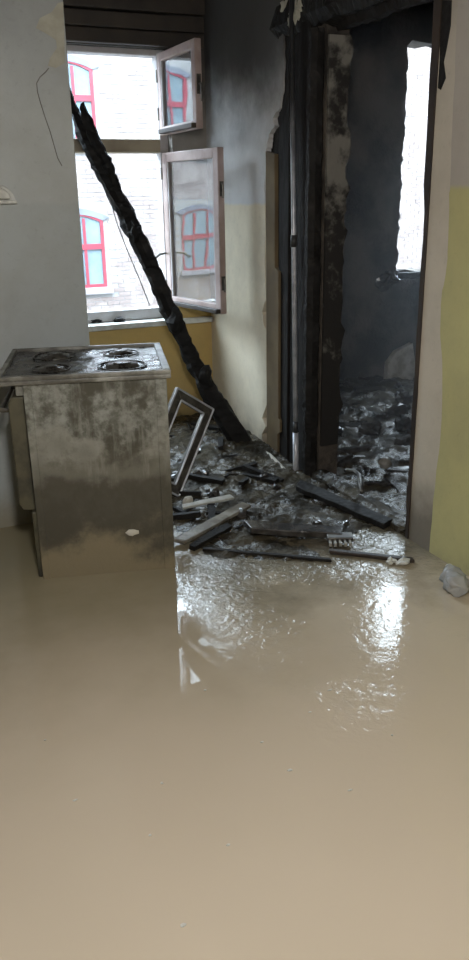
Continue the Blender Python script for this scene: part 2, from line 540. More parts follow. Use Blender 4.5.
# far room shell
b = MB()
YF = 5.08
def bite(a, b2, n, amp, fix):  # ragged burnt opening edges
    return jag(a, b2, n, amp, rnd)
o2 = [(2.2, FZ), (5.55, FZ), (5.55, ZC), (2.2, ZC)]
left = [(2.2, FZ), (2.2, ZC), (W2[0], ZC), (W2[0] + .03, W2[3])] + jag((W2[0], W2[3]), (W2[0], W2[2]), 36, .012, rnd) + [(W2[0], W2[2]), (W2[0], FZ)]
b.prism(left, 'y', YF, YF + .2)
b.prism([(W2[0], FZ), (W2[0], W2[2])] + jag((W2[0], W2[2] - .01), (W2[1], W2[2] - .01), 12, .018, rnd) + [(W2[1], W2[2]), (W2[1], FZ)], 'y', YF, YF + .2)
b.prism([(W2[0], ZC), (W2[0] + .03, W2[3])] + jag((W2[0] + .03, W2[3]), (W2[1], W2[3]), 10, .015, rnd) + [(W2[1], W2[3]), (W2[1], ZC)], 'y', YF, YF + .2)
b.box(W2[1], 5.55, YF, YF + .2, FZ, ZC)
struct(b.build('wall_far_back', 'charwall'))
struct(MB().box(5.55, 5.7, -1.15, 5.28, FZ, ZC).build('wall_far_right', 'charwall'))
struct(MB().box(2.2, 5.55, .9, 1.05, FZ, ZC).build('wall_far_front', 'charwall'))

# side wall with the doorway: core, plaster skins, charred boards
b = MB()
b.box(XS + .012, 2.2, -1.0, DOOR[0] + .002, FZ, ZC)
b.box(XS + .05, 2.2, DOOR[1], YB, FZ, ZC)
b.box(XS + .05, 2.2, DOOR[0], DOOR[1], DOOR[2] + .12, ZC)
wr = struct(b.build('wall_right', 'charwall'))
def SP(x, y): p = onx(x, y, XS); return (p.y, p.z)
edge = [SP(283, 40), SP(284, 62), SP(283, 85), SP(280, 108), SP(273, 118), SP(275, 126), SP(269, 134), SP(267, 146), SP(265, 152), SP(266, 166)]
e2 = []
for y0, y1, x0, x1 in ((166, 190, 266, 264), (190, 214, 264, 265), (214, 300, 265, 266), (300, 312, 266, 262), (312, 330, 262, 265), (330, 402, 266, 267)):
    e2 += [SP(x0, y0)] + jag(SP(x0, y0), SP(x1, y1), 4, .007, rnd)
e2 += [SP(267, 404), SP(262, 418), SP(266, 426), SP(262, 434), SP(263, 444), SP(258, 447)]
eg = []
for i in range(len(edge) - 1): eg += [edge[i]] + jag(edge[i], edge[i + 1], 4, .006, rnd)
pl = [(YB, FZ), (YB, ZC), (3.92, ZC), (3.95, 2.4)] + eg + [edge[-1]] + e2 + [(4.3, FZ)]
MB().prism(pl, 'x', XS, XS + .055).build('plaster_skin', 'side', wr)
pr = [(DOOR[0] - .01, FZ)] + jag((DOOR[0] - .01, FZ), (DOOR[0] - .012, ZC), 26, .004, rnd) + [(DOOR[0] - .01, ZC), (-1.0, ZC), (-1.0, FZ)]
MB().prism(pr, 'x', XS, XS + .014).build('plaster_skin', 'rightbase', wr)
pe = [SP(430, 551), SP(434, 500), SP(440, 450), SP(443, 400), SP(443, 360), SP(441, 330), SP(443, 290), SP(447, 270), SP(449, 240), SP(450, 200), SP(451, 185), SP(453, 130), SP(456, 60), SP(459, 0)]
pj = []
for i in range(len(pe) - 1): pj += [pe[i]] + jag(pe[i], pe[i + 1], 3, .004, rnd)
MB().prism([(pe[0][0], FZ)] + pj + [pe[-1], (pe[-1][0], ZC), (-1.0, ZC), (-1.0, FZ)], 'x', XS - .004, XS + .001).build('paint_skin', 'rightpaint', wr)
# soot tongue beside the frame, upper right
st = [SP(441, 0), SP(452, 0), SP(451, 25), SP(447, 48), SP(444, 62), SP(446, 78), SP(441, 90), SP(438, 88), SP(440, 60), SP(440, 30)]
MB().prism(st, 'x', XS - .0015, XS + .001).build('soot_tongue', 'char', wr)
# plaster over the door head
MB().prism([(3.92, ZC), (3.94, 2.42)] + jag((3.94, 2.40), (2.5, 2.42), 14, .02, rnd) + [(2.4, 2.42), (2.4, ZC)], 'x', XS + .002, XS + .05).build('plaster_skin', 'rightbase', wr)
# charred vertical boards between the plaster and the doorway
yy = DOOR[1] + .085
for i, (w, dx) in enumerate(((.10, .0), (.115, .018), (.12, .006), (.10, .022), (.06, .028))):
    y1 = yy + w
    MB().prism([(yy, FZ)] + [(yy + rnd.uniform(-.004, .004), z * .3) for z in range(1, 8)] + [(yy, 2.42), (y1 - .006, 2.42)] +
               [(y1 - .006 + rnd.uniform(-.004, .004), z * .3) for z in range(7, 0, -1)] + [(y1 - .006, FZ)], 'x', XS + .005 + dx, XS + .055).build('charred_board', 'charboard', wr, bevel=.004)
    yy = y1
ta, tb = SP(267, 300), SP(279, 300)
MB().prism([(ta[0], .02), (ta[0] + .005, 1.70), (tb[0] + .05, 1.68), (tb[0] + .045, 1.1), (tb[0], 1.08), (tb[0] - .002, .25), (tb[0] - .02, .24), (tb[0] - .02, .17), (tb[0] + .01, .15), (tb[0] + .01, .02)], 'x', XS - .004, XS + .02).build('scorched_lath', 'tan', wr, bevel=.002)

# door opening: charred post, head beam, far reveal plaster, brown edge strip
dr = struct(empty('door_1', (XS, (DOOR[0] + DOOR[1]) / 2, 0)))
mb = MB(); rough_bar(mb, [(XS + .02, DOOR[1] + .045, FZ), (XS + .02, DOOR[1] + .045, 2.2)], [.09, .095, .085], .085, rnd, .006, splinter=False)
mb.build('post', 'char', dr)
mb = MB(); rough_bar(mb, [(XS + .05, DOOR[0] - .25, DOOR[2] + .14), (XS + .05, 4.02, DOOR[2] + .14)], [.16, .15, .17], .2, rnd, .014)
mb.build('head_beam', 'char', dr)
mb = MB(); rough_bar(mb, [(XS + .13, DOOR[0] - .1, DOOR[2] + .12), (XS + .13, DOOR[1] + .1, DOOR[2] + .12)], [.13, .13], .2, rnd, .012)
mb.build('head_beam', 'charboard', dr)
rv = [(XS + .055, .18)] + [(XS + .055, 2.17), (2.205, 2.17)] + [(2.205 + rnd.uniform(-.03, .02), 2.1 - i * .05) for i in range(36)] + [(2.19, .18)]
MB().prism(rv, 'y', DOOR[1] - .014, DOOR[1] + .002).build('reveal_plaster', 'reveal', dr)
mb = MB(); es = [(DOOR[0] - .012, FZ), (DOOR[0] - .012, 2.3)] + [(DOOR[0] + .012 + .018 * (i < 9) + rnd.uniform(-.004, .004), 2.3 - i * .1) for i in range(23)] + [(DOOR[0] + .01, FZ)]
mb.prism(es, 'x', XS - .006, 2.2); mb.build('edge_strip', 'brownwood', dr)
a, b_ = onz(318, 481, .0), onz(392, 525, .0)
mb = MB(); rough_bar(mb, [(XS + .06, DOOR[1] + .0, .015), (XS + .05, DOOR[0] + .04, .01)], [.11, .10, .11], .08, rnd, .008)
mb.build('threshold', 'mud', dr)

# ------------------------------------------------------------------ window_1
w1 = struct(empty('window_1', ((W1[0] + W1[1]) / 2, YW, W1[2])))
FT = .055
b = MB()
b.box(W1[0], W1[0] + FT, YW - .04, YW + .05, W1[2], W1[3]); b.box(W1[1] - FT, W1[1], YW - .04, YW + .05, W1[2], W1[3])
b.box(W1[0] + FT, W1[1] - FT, YW - .04, YW + .05, W1[3] - .035, W1[3]); b.box(W1[0] + FT, W1[1] - FT, YW - .04, YW + .05, W1[2], W1[2] + .07)
b.build('frame', 'frameedge', w1, bevel=.006)
MB().box(W1[0] + FT, W1[1] - FT, YW - .05, YW + .05, 1.735, 1.815).build('transom', 'transom', w1, bevel=.008)
MB().box(1.10, 1.155, YW - .045, YW + .05, W1[2] + .07, W1[3] - .035).build('mullion', 'frameedge', w1, bevel=.006)
MB().prism([(W1[0] - .03, YB - .045), (XS - .005, YB - .045), (XS - .005, YB - .002), (W1[1], YB - .002), (W1[1], YW + .02), (W1[0], YW + .02), (W1[0], YB - .002), (W1[0] - .03, YB - .002)], 'z', W1[2] - .036, W1[2]).build('sill', 'sill', w1, bevel=.006)


def casement(hx, hy, ang, L, z0, z1, st=.062, th=.042, handle=True):
    """leaf hinged at (hx,hy), pointing into the room; ang degrees past 90"""
    a = R(ang)
    ex = Vector((math.sin(a), -math.cos(a), 0)); ey = Vector((math.cos(a), math.sin(a), 0))
    M = Matrix(((ex.x, ey.x, 0, hx), (ex.y, ey.y, 0, hy), (0, 0, 1, 0), (0, 0, 0, 1)))
    b = MB()
    b.box(0, st, -th / 2, th / 2, z0, z1, M); b.box(L - st, L, -th / 2, th / 2, z0, z1, M)
    b.box(st, L - st, -th / 2, th / 2, z0, z0 + st, M); b.box(st, L - st, -th / 2, th / 2, z1 - st, z1, M)
    c = b.build('casement', 'frame', w1, bevel=.005)
    b = MB()
    for q in (0, 1):
        g = .012
        b.box(st - .001, st + g, -th / 2 + .004, -.006, z0 + st, z1 - st, M) if q == 0 else b.box(L - st - g, L - st + .001, -th / 2 + .004, -.006, z0 + st, z1 - st, M)
    b.build('glazing_bead', 'frameedge', c)
    MB().box(st - .006, L - st + .006, -.003, .003, z0 + st - .006, z1 - st + .006, M).build('pane', 'pane', c)
    MB().box(st, L - .004, -th / 2 - .03, -th / 2 + .002, z0 + .004, z0 + .03, M).build('drip_rail', 'brownwood', c, bevel=.004)
    if handle:
        for z in (z0 + .18, z1 - .22):
            b = MB(); b.box(L - .002, L + .006, -.012, .012, z - .04, z + .04, M); b.tube([M @ Vector((L + .014, 0, z - .05)), M @ Vector((L + .014, 0, z + .03))], .007, 8)
            b.build('latch', 'iron', c)
    else:
        z = (z0 + z1) / 2
        b = MB(); b.box(L - .002, L + .006, -.012, .012, z - .05, z + .05, M); b.tube([M @ Vector((L + .006, 0, z)), M @ Vector((L + .035, 0, z)), M @ Vector((L + .037, 0, z - .09))], .007, 8)
        b.build('latch', 'iron', c)
    for z in (z0 + .12, z1 - .12):
        MB().tube([M @ Vector((-.008, -.02, z - .035)), M @ Vector((-.008, -.02, z + .035))], .008, 8).build('hinge', 'iron', c)
    return c
cl = casement(1.765, 5.045, 10, .645, .81, 1.735, st=.056)
cu = casement(1.762, 5.045, 3, .55, 1.835, 2.285, handle=False, st=.046)
p0 = ony(166, 255, 5.0)
mb = MB(); mb.tube([p0 + Vector((.01, .03, .01)), p0 + Vector((-.01, -.01, .012)), p0 + Vector((-.05, -.02, .006)), p0 + Vector((-.085, -.02, -.02)), p0 + Vector((-.10, -.02, -.012))], .0075, 8)
tag(mb.build('stay_hook', 'iron', w1), 'bent dark iron stay hook')

# haze of the far room comes after its shell (end of file); bare burnt window opening there
w2 = struct(empty('window_2', ((W2[0] + W2[1]) / 2, YF, W2[2])))
MB().box(W2[0] - .02, W2[1] + .02, YF - .05, YF + .18, W2[2] - .06, W2[2] - .012).build('sill', 'charboard', w2, bevel=.008)
mb = MB(); rough_bar(mb, [(W2[0] + .012, YF + .12, W2[2]), (W2[0] + .015, YF + .12, W2[3])], [.05, .035, .05], .05, rnd, .012, step=.04)
mb.build('frame_remnant', 'char', w2)
portal('portal_window_1', W1[0], W1[1], W1[2], W1[3], YB + .27)
portal('portal_window_2', W2[0], W2[1], W2[2], W2[3], YF + .22)

# ------------------------------------------------------------------ flood water
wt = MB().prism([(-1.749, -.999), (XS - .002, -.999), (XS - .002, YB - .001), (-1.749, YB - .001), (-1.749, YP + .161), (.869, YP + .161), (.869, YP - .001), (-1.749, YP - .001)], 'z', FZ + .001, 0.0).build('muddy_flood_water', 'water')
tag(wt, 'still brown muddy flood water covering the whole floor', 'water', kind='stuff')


# wet ash heap by the doorway and in the burnt room: one uncountable sheet each
def terrain(name, x0, x1, y0, y1, n, hfun, mat, keep=None):
    vs, fs = [], []
    ny = int(n * (y1 - y0) / (x1 - x0))
    for j in range(ny + 1):
        for i in range(n + 1):
            x, y = x0 + (x1 - x0) * i / n, y0 + (y1 - y0) * j / ny
            vs.append((x, y, hfun(x, y)))
    for j in range(ny):
        for i in range(n):
            q = j * (n + 1) + i
            if keep is None or keep(*vs[q][:2]): fs.append((q, q + 1, q + n + 2, q + n + 1))
    o = MB().add(vs, fs).build(name, mat, smooth=True); return o
def sst(a, b, x): t = max(0, min(1, (x - a) / (b - a))); return t * t * (3 - 2 * t)
def h_ash(x, y):
    v = Vector((x, y, 0))
    n = noise.fractal(v * 5.5, 1, 2, 5); m = noise.fractal(v * 22, 1, 2, 3)
    edge = sst(2.5, 3.0, y + .3 * noise.noise(v * 3)) * sst(.98, 1.2, x)
    pile = .05 * sst(3.6, 4.4, y)
    return -.03 + edge * (.042 + .014 * n + .007 * m + pile)
tag(terrain('wet_ash_heap', .98, XS - .001, 2.5, YB - .002, 150, h_ash, 'mud'), 'dark wet ash and mud heaped between window and doorway', 'ash', kind='stuff')
def h_far(x, y):
    v = Vector((x, y, 3))
    n = noise.fractal(v * 4.0, 1, 2, 5); m = noise.fractal(v * 17, 1, 2, 4)
    return .0 + .035 * n + .016 * m + .09 * sst(2.3, 3.2, x) + .05 * sst(4.2, 5.0, y)
tag(terrain('wet_rubble_heap', XS + .0, 5.54, 1.06, YF - .002, 210, h_far, 'mud', lambda x, y: x > 2.2 or DOOR[0] + .01 < y < DOOR[1] - .03), 'black wet rubble covering the floor of the burnt room', 'rubble', kind='stuff')

# ================================================================== STREET SIDE
YFAC = 17.0
bd = empty('brick_building', (0, YFAC, -4.2))
tag(bd, 'pale brick building with red arched windows across the street', 'building')
FX0, FX1, FZ0, FZ1 = -26.0, 24.0, -4.2, 5.4
lowR, lowT, lowB = ony(104.5, 250, YFAC), ony(95, 214, YFAC), ony(100, 287, YFAC)
upR, upT = ony(95, 100, YFAC), ony(85, 62, YFAC)
WW, WH = 1.18, lowT.z - lowB.z
STEP = 2.6
wins = []
k0 = math.floor((FX0 - lowR.x) / STEP)
for k in range(k0, int((FX1 - lowR.x) / STEP)):
    for zb in (lowB.z - (upT.z - lowT.z), lowB.z, lowB.z + (upT.z - lowT.z)):
        xr = lowR.x + STEP * k
        if xr - WW > FX0 + .3 and xr < 7.6: wins.append((xr - WW, xr, zb, zb + WH))
MB().box(FX0, FX1, YFAC - .004, YFAC + .5, FZ0, FZ1).build('mortar_wall', 'mortar', bd)
BW, BH, JT = .25, .075, .013
brick_me = None
cells = []
rows = int((FZ1 - FZ0) / (BH + JT))
def in_win(x0, x1, z0, z1):
    for a, b2, c, d in wins:
        if x1 > a - .02 and x0 < b2 + .02 and z1 > c - .14 and z0 < d + .16: return True
    return False
winrows = sorted(set((w[2] - .14, w[3] + .16) for w in wins))
for r_ in range(rows):
    z0 = FZ0 + r_ * (BH + JT); z1 = z0 + BH
    near = any(z1 > c and z0 < d for c, d in winrows)
    x = FX0 + (BW / 2 if r_ % 2 else 0)
    while x + BW < FX1:
        if not (near and in_win(x, x + BW, z0, z1)): cells.append((x, z0))
        x += BW + JT
def score(c):
    px, py = proj((c[0] + BW / 2, YFAC, c[1] + BH / 2))
    if 66 < px < 172 and 40 < py < 318: return (0, -py if px > 95 else 0)
    return (1, 0)
cells.sort(key=score)
tmpl = MB().box(0, BW, -.012, .03, 0, BH)
me_b = bpy.data.meshes.new('brick'); me_b.from_pydata(tmpl.v, [], tmpl.f); me_b.materials.append(MT['brick'])
for (x, z) in cells[:300]:
    o = bpy.data.objects.new('brick', me_b); COL.objects.link(o); o.parent = bd
    o.location = (x, rnd.uniform(-.003, .003), z + 4.2)
rb = MB()
for (x, z) in cells[300:]:
    d = rnd.uniform(-.004, .004)
    rb.box(x, x + BW, YFAC - .012 + d, YFAC + .03, z, z + BH)
o = rb.build('brick_courses', 'brick', bd); o['kind'] = 'stuff'

def arch(x0, x1, zs, rise, n=10):
    return [(x0 + (x1 - x0) * i / n, zs + rise * (1 - (2 * i / n - 1) ** 2)) for i in range(n + 1)]
for wi, (a, b2, c, d) in enumerate(wins):
    rise = .13; zs = d - rise; f = .065
    wroot = MB()
    outer = [(a, c)] + arch(a, b2, zs, rise) + [(b2, c)]
    inner = [(a + f, c + f)] + arch(a + f, b2 - f, zs - f * .4, rise) + [(b2 - f, c + f)]
    n = len(outer)
    vs = [(u, YFAC - .03, w) for u, w in outer] + [(u, YFAC - .03, w) for u, w in inner] + [(u, YFAC - .006, w) for u, w in inner]
    fs = [(i, (i + 1) % n, (i + 1) % n + n, i + n) for i in range(n)] + [(i + n, (i + 1) % n + n, (i + 1) % n + 2 * n, i + 2 * n) for i in range(n)]
    wroot.add(vs, fs)
    mx = (a + b2) / 2; tz = c + (d - c) * .56
    wroot.box(a + f, b2 - f, YFAC - .04, YFAC - .005, tz - .05, tz + .06)
    for mx in (a + (b2 - a) * .345, a + (b2 - a) * .655): wroot.box(mx - .027, mx + .027, YFAC - .035, YFAC - .005, c + f, d - .08)
    w = wroot.build('window', 'redframe', bd)
    MB().add([(u, YFAC - .008, z) for u, z in inner], [tuple(range(n))]).build('pane', 'farglass' if wi % 3 else 'curtain', w)
    oa = arch(a - .14, b2 + .14, zs + .06, rise + .06); ia = arch(a, b2, zs, rise)
    ab = MB(); ab.prism(oa + ia[::-1], 'y', YFAC - .04, YFAC + .02); ab.build('arch_band', 'archband', w)
    MB().box(a - .12, b2 + .12, YFAC - .09, YFAC + .02, c - .14, c).build('sill', 'stone', w, bevel=.01)
MB().box(FX0, FX1, YFAC - .3, YFAC + .5, FZ1, FZ1 + .25).build('cornice', 'stone', bd)
MB().prism([(YFAC - .35, FZ1 + .25), (YFAC + 4, FZ1 + 2.2), (YFAC + 4, FZ1 + .25)], 'x', FX0, FX1).build('roof', 'roof', bd)
b = MB(); b.box(FX0, FX1, 5.0, 5.24, ZC + .155, 9.5); b.box(FX0, -1.91, 5.0, 5.24, -4.2, ZC + .15); b.box(5.71, FX1, 5.0, 5.24, -4.2, ZC + .15); b.box(-1.9, 5.7, 5.0, 5.24, -4.2, -.255)
struct(b.build('wall_street_front', 'mortar'))  # upper front added out of view to shade the facade opposite
st = struct(MB().box(FX0, FX1, 5.5, YFAC + .5, -4.4, -4.2).build('ground_street', 'street'))

# ================================================================== OBJECTS
# ---------------- stove (its oven door faces left, its side panel faces us)
SA = R(-15)
stv = empty('gas_stove', (.447, 3.01, FZ), SA)
tag(stv, 'mud-stained grey enamel gas stove standing in the water by the grey wall', 'stove')
def SB(*a): return MB().box(*a)
H0 = -FZ
def sp(mb, name, mat, bevel=0, par=None, smooth=False):
    o = mb.build(name, mat, None, bevel, smooth); o.parent = par or stv; return o
body = sp(MB().box(.012, .528, .012, .57, .02, H0 + .812), 'body', 'stove', .006)
sd = MB(); sd.box(0, .54, 0, .014, .0, H0 + .815); sp(sd, 'side_panel', 'stove', .005)
sp(MB().box(.5, .545, -.004, .014, .0, H0 + .815), 'corner_flange', 'stove', .003)
sp(MB().box(.0, .03, -.004, .014, .0, H0 + .815), 'corner_flange', 'stove', .003)
sp(MB().box(.0, .54, .566, .58, .0, H0 + .815), 'side_panel', 'stove', .005)
# hob: shallow pan with rolled rim
t = MB(); z0, z1 = H0 + .815, H0 + .85
X0, X1, Y0, Y1 = -.095, .562, -.018, .60
t.box(X0, X1, Y0, Y1, z0, z1 - .018)
for q in ((X0, X1, Y0, Y0 + .022), (X0, X1, Y1 - .022, Y1), (X0, X0 + .022, Y0 + .022, Y1 - .022), (X1 - .03, X1, Y0 + .022, Y1 - .022)):
    t.box(q[0], q[1], q[2], q[3], z1 - .018, z1)
hob = sp(t, 'hob', 'hobrim', .004)
nx, nyy = 40, 36; vs = []; fs = []
for j in range(nyy + 1):
    for i in range(nx + 1):
        x = X0 + .02 + (X1 - X0 - .048) * i / nx; y = Y0 + .02 + (Y1 - Y0 - .04) * j / nyy
        vs.append((x, y, z1 - .013 + .006 * noise.fractal(Vector((x * 16, y * 16, 1)), 1, 2, 4)))
for j in range(nyy):
    for i in range(nx):
        q = j * (nx + 1) + i; fs.append((q, q + 1, q + nx + 2, q + nx + 1))
soot = MB().add(vs, fs).build('burnt_crust', 'hob', smooth=True); soot.parent = hob; tag(soot, 'wet black burnt crust')
for bx_, by_, rr in ((.10, .15, .05), (.38, .15, .065), (.10, .42, .06), (.38, .42, .05)):
    m = MB(); m.lathe([(0, z1 + .004), (rr * .55, z1 + .004), (rr * .6, z1 - .002), (rr, z1 - .004), (rr * 1.05, z1 - .014)], (bx_, by_, 0)); m.torus((bx_, by_, z1 - .008), rr * 1.5, .0035)
    bu = m.build('burner', 'hob', smooth=True); bu.parent = hob
# oven door, control strip, handle on the left-facing front
dm = MB().prism([(-.064, H0 + .33), (-.064, H0 + .735), (-.05, H0 + .765), (-.004, H0 + .765), (-.004, H0 + .30), (-.05, H0 + .30)], 'y', .015, .565)
od = sp(dm, 'oven_door', 'door_in', .006)
hb = MB().tube([(-.064, .08, H0 + .70), (-.1, .08, H0 + .70), (-.1, .5, H0 + .70), (-.064, .5, H0 + .70)], .009, 8).build('handle', 'iron'); hb.parent = od
MB_o = MB().box(-.067, -.063, .12, .46, H0 + .40, H0 + .62).build('oven_glass', 'darkhole'); MB_o.parent = od
sp(MB().box(-.03, .0, .01, .57, H0 + .77, H0 + .814), 'control_strip', 'stove', .004)
for i in range(5):
    Mk = Matrix.Translation((-.03, .1 + i * .095, H0 + .792)) @ Matrix.Rotation(R(-90), 4, 'Y')
    sp(MB().lathe([(.0, .024), (.014, .024), (.017, .0)], seg=16, M=Mk), 'knob', 'darkhole')
sp(MB().box(-.02, .0, .015, .565, .06, H0 + .29), 'drawer_front', 'door_in', .006)
chip = MB(); lump(chip, (.375, -.004, H0 + .178), .028, .005, .014, rnd, amp=.2); tag(sp(chip, 'enamel_chip', 'plasterbit'), 'small pale blob stuck to the panel')

# ---------------- fallen charred beam
bm_ = empty('fallen_beam', (1.93, 4.24, 0))
tag(bm_, 'charred roof beam leaning across the window from floor to upper left', 'beam')
def bp(x, y, Y): return ony(x, y, Y)
Ps = []
for x, y, Y in ((64, 84, 4.86), (86, 140, 4.80), (104, 175, 4.74), (127, 215, 4.68), (150, 265, 4.6), (170, 312, 4.52), (192, 358, 4.44), (215, 402, 4.34), (246, 450, 4.24)):
    Ps.append(bp(x, y, Y))
Ps[-1].z = max(Ps[-1].z, -.02)
m = MB(); rough_bar(m, Ps, [.04, .075, .105, .115, .11, .105, .11, .14, .16], .10, rnd, .012, ring=10, step=.025)
m.build('beam_shaft', 'beam', bm_)
m = MB(); rough_bar(m, [bp(83, 111, 4.76), bp(91, 130, 4.76), bp(101, 152, 4.74), bp(113, 178, 4.70)], [.035, .075, .07, .05], .06, rnd, .012, step=.02)
m.build('split_prong', 'beam', bm_)
m = MB()
for (x, y, Y, r_) in ((176, 322, 4.46, .05), (205, 378, 4.36, .045), (134, 232, 4.62, .04)):
    lump(m, bp(x, y, Y), r_, r_, r_ * 1.6, rnd, amp=.4)
m.build('char_knob', 'beam', bm_)
m = MB(); m.tube([bp(110, 200, 4.6), bp(118, 226, 4.56), bp(128, 252, 4.52), (bp(139, 278, 4.5)), bp(150, 306, 4.46)], .0028, 6)
tag(m.build('loose_wire', 'crack', None), 'thin dark wire hanging down along the leaning charred beam', 'wire')

# ---------------- steel pipe in front of the charred boards
pp = empty('steel_pipe', (XS - .03, 3.79, 0))
tag(pp, 'pale vertical steel pipe in front of the charred boards', 'pipe')
Pb = onx(296, 474, XS - .03); Pt = onx(292, 60, XS - .03)
top = Pb + (Pt - Pb) * 1.25
j1 = Pb + (Pt - Pb) * .115; j2 = Pb + (Pt - Pb) * .145
MB().tube([Pb - Vector((0, 0, .05)), j1], .0165, 12).build('lower_pipe', 'pipe', pp, smooth=True)
MB().tube([j1, j2], .013, 12).build('joint', 'pipejoint', pp, smooth=True)
mid = Pb + (Pt - Pb) * .6
MB().tube([j2, mid, top], [.014, .0125, .012], 12).build('upper_pipe', 'sootpipe', pp, smooth=True)
MB().tube([mid + Vector((0, 0, -.03)), mid + Vector((0, 0, .03))], .017, 12).build('joint', 'pipejoint', pp, smooth=True)

# ---------------- leaning metal frame beside the stove
fb = onz(178, 497, .0); B_ = ony(213, 409, 3.80)
best = None
for i in range(200):
    A_ = ony(176, 387, 3.3 + i * .005); v = abs((A_ - B_).normalized().dot((fb - B_).normalized()))
    if best is None or v < best[0]: best = (v, A_)
A_ = best[1]; D_ = A_ + fb - B_
fr = empty('metal_frame', tuple(fb)); tag(fr, 'bent metal door frame leaning against the back of the stove', 'frame')
def flat_bar(p, q, w, t, nrm):
    p, q = Vector(p), Vector(q); d = (q - p).normalized(); s_ = d.cross(nrm).normalized() * w / 2; u = nrm.normalized() * t / 2
    m = MB(); m.add([p - s_ - u, p + s_ - u, p + s_ + u, p - s_ + u, q - s_ - u, q + s_ - u, q + s_ + u, q - s_ + u],
                    [(0, 1, 2, 3), (4, 7, 6, 5), (0, 4, 5, 1), (1, 5, 6, 2), (2, 6, 7, 3), (3, 7, 4, 0)]); return m
nr = (A_ - B_).cross(fb - B_).normalized()
if nr.y > 0: nr = -nr
eu, ev = (B_ - A_), (fb - B_); LU, LV = eu.length, ev.length; eu = eu / LU; ev = (ev - eu * ev.dot(eu)); ev.normalize()
FWD = .055
def fpt(u, v, h): return A_ + eu * u + ev * v + nr * h
def rail(nm, quad):
    vs = [fpt(u, v, h) for h in (-.012, .012) for u, v in quad]
    m = MB(); m.add(vs, [(3, 2, 1, 0), (4, 5, 6, 7)] + [(i, (i + 1) % 4, (i + 1) % 4 + 4, i + 4) for i in range(4)])
    return m.build(nm, 'iron', fr, bevel=.003)
outer = [(0, 0), (LU, 0), (LU, LV), (0, LV)]; inner = [(FWD, FWD), (LU - FWD, FWD), (LU - FWD, LV - FWD), (FWD, LV - FWD)]
for i, nm in enumerate(('top_rail', 'stile', 'bottom_rail', 'stile')):
    j = (i + 1) % 4
    rl_ = rail(nm, [outer[i], outer[j], inner[j], inner[i]])
    for P0, P1 in ((outer[i], outer[j]), (inner[i], inner[j])):
        k = .004 if P0 in outer else -.004
        cu_ = lambda P: (P[0] + (k if P[0] < LU / 2 else -k), P[1] + (k if P[1] < LV / 2 else -k))
        MB().tube([fpt(*cu_(P0), .013), fpt(*cu_(P1), .013)], .0055, 6).build('rolled_edge', 'pipe', rl_)

# ---------------- boards and scraps near the stove
def plank(name, p, q, w, t, mat, label, cat, tilt=0.0, ragged=True, seed=1, group=None):
    p, q = Vector(p), Vector(q); d = (q - p); L = d.length; d.normalize()
    s_ = d.cross(Vector((0, 0, 1))).normalized(); u = s_.cross(d).normalized()
    s_ = (Matrix.Rotation(tilt, 3, d) @ s_); u = s_.cross(d).normalized()
    r_ = random.Random(seed); n = 8
    o1 = [(-L / 2 + L * i / n, w / 2 + r_.uniform(-.06, .06) * w) for i in range(n + 1)]
    o2 = [(L / 2 - L * i / n, -w / 2 + r_.uniform(-.06, .06) * w) for i in range(n + 1)]
    if ragged:
        o1[-1] = (o1[-1][0] + r_.uniform(-.3, .6) * w, o1[-1][1]); o2[-1] = (o2[-1][0] - r_.uniform(-.3, .6) * w, o2[-1][1])
    pol = o1[::1] + o2
    c = (p + q) / 2
    m = MB(); m.prism(pol, 'z', -t / 2, t / 2)
    m.v = [tuple(c + d * a + s_ * b2 + u * e) for a, b2, e in m.v]
    o = m.build(name, mat, None, bevel=min(.004, t / 4), loc=tuple(c))
    tag(o, label, cat, group); return o
def gz(x, y): return h_ash(x, y)
def P_(x, y, dz=.02):
    p = onz(x, y, dz); 
    for _ in range(4): p = onz(x, y, max(0, h_ash(p.x, p.y)) + dz)
    return p
plank('wooden_slat', P_(180, 541), P_(246, 505, .03), .055, .018, 'palewood', 'pale wet wooden slat lying diagonally right of the stove', 'slat', .15, seed=3)
plank('white_strip', P_(182, 507, .035), P_(231, 497, .05), .032, .014, 'white', 'narrow dirty white strip lying beside the metal frame', 'strip', .3, seed=4)
m = MB(); lump(m, P_(188, 501, .035), .028, .022, .028, rnd, amp=.35); tag(m.build('plaster_lump', 'plasterbit'), 'small white plaster lump beside the stove corner', 'plaster')
plank('charred_plank', P_(252, 527, .03), P_(343, 533, .03), .085, .03, 'rubble', 'long dark wet plank lying flat in front of the doorway', 'plank', .0, seed=5)
plank('thin_batten', P_(203, 549, .008), P_(330, 560, .006), .022, .014, 'char', 'thin dark batten floating at the edge of the muddy water', 'batten', .0, seed=6)
plank('thin_batten', P_(330, 551, .01), P_(412, 560, .01), .03, .016, 'brownwood', 'thin brown batten lying near the foot of the doorway jamb', 'batten', .0, seed=16)
plank('threshold_board', P_(300, 486, .03), P_(388, 524, .02), .07, .03, 'char', 'charred board lying along the doorway threshold', 'board', .1, seed=8)
# ribbed plastic grate
g0 = P_(336, 541, .02)
gr = empty('ribbed_grate', tuple(g0), R(-25)); tag(gr, 'small grey ribbed grate at the end of the long dark plank', 'grate')
o = MB().box(-.04, .075, -.015, .05, 0, .022).build('plate', 'iron', None, .004); o.parent = gr
for i in range(5):
    o = MB().box(-.035 + i * .022, -.024 + i * .022, -.055, -.012, -.004, .014).build('rib', 'palewood', None, .002); o.parent = gr
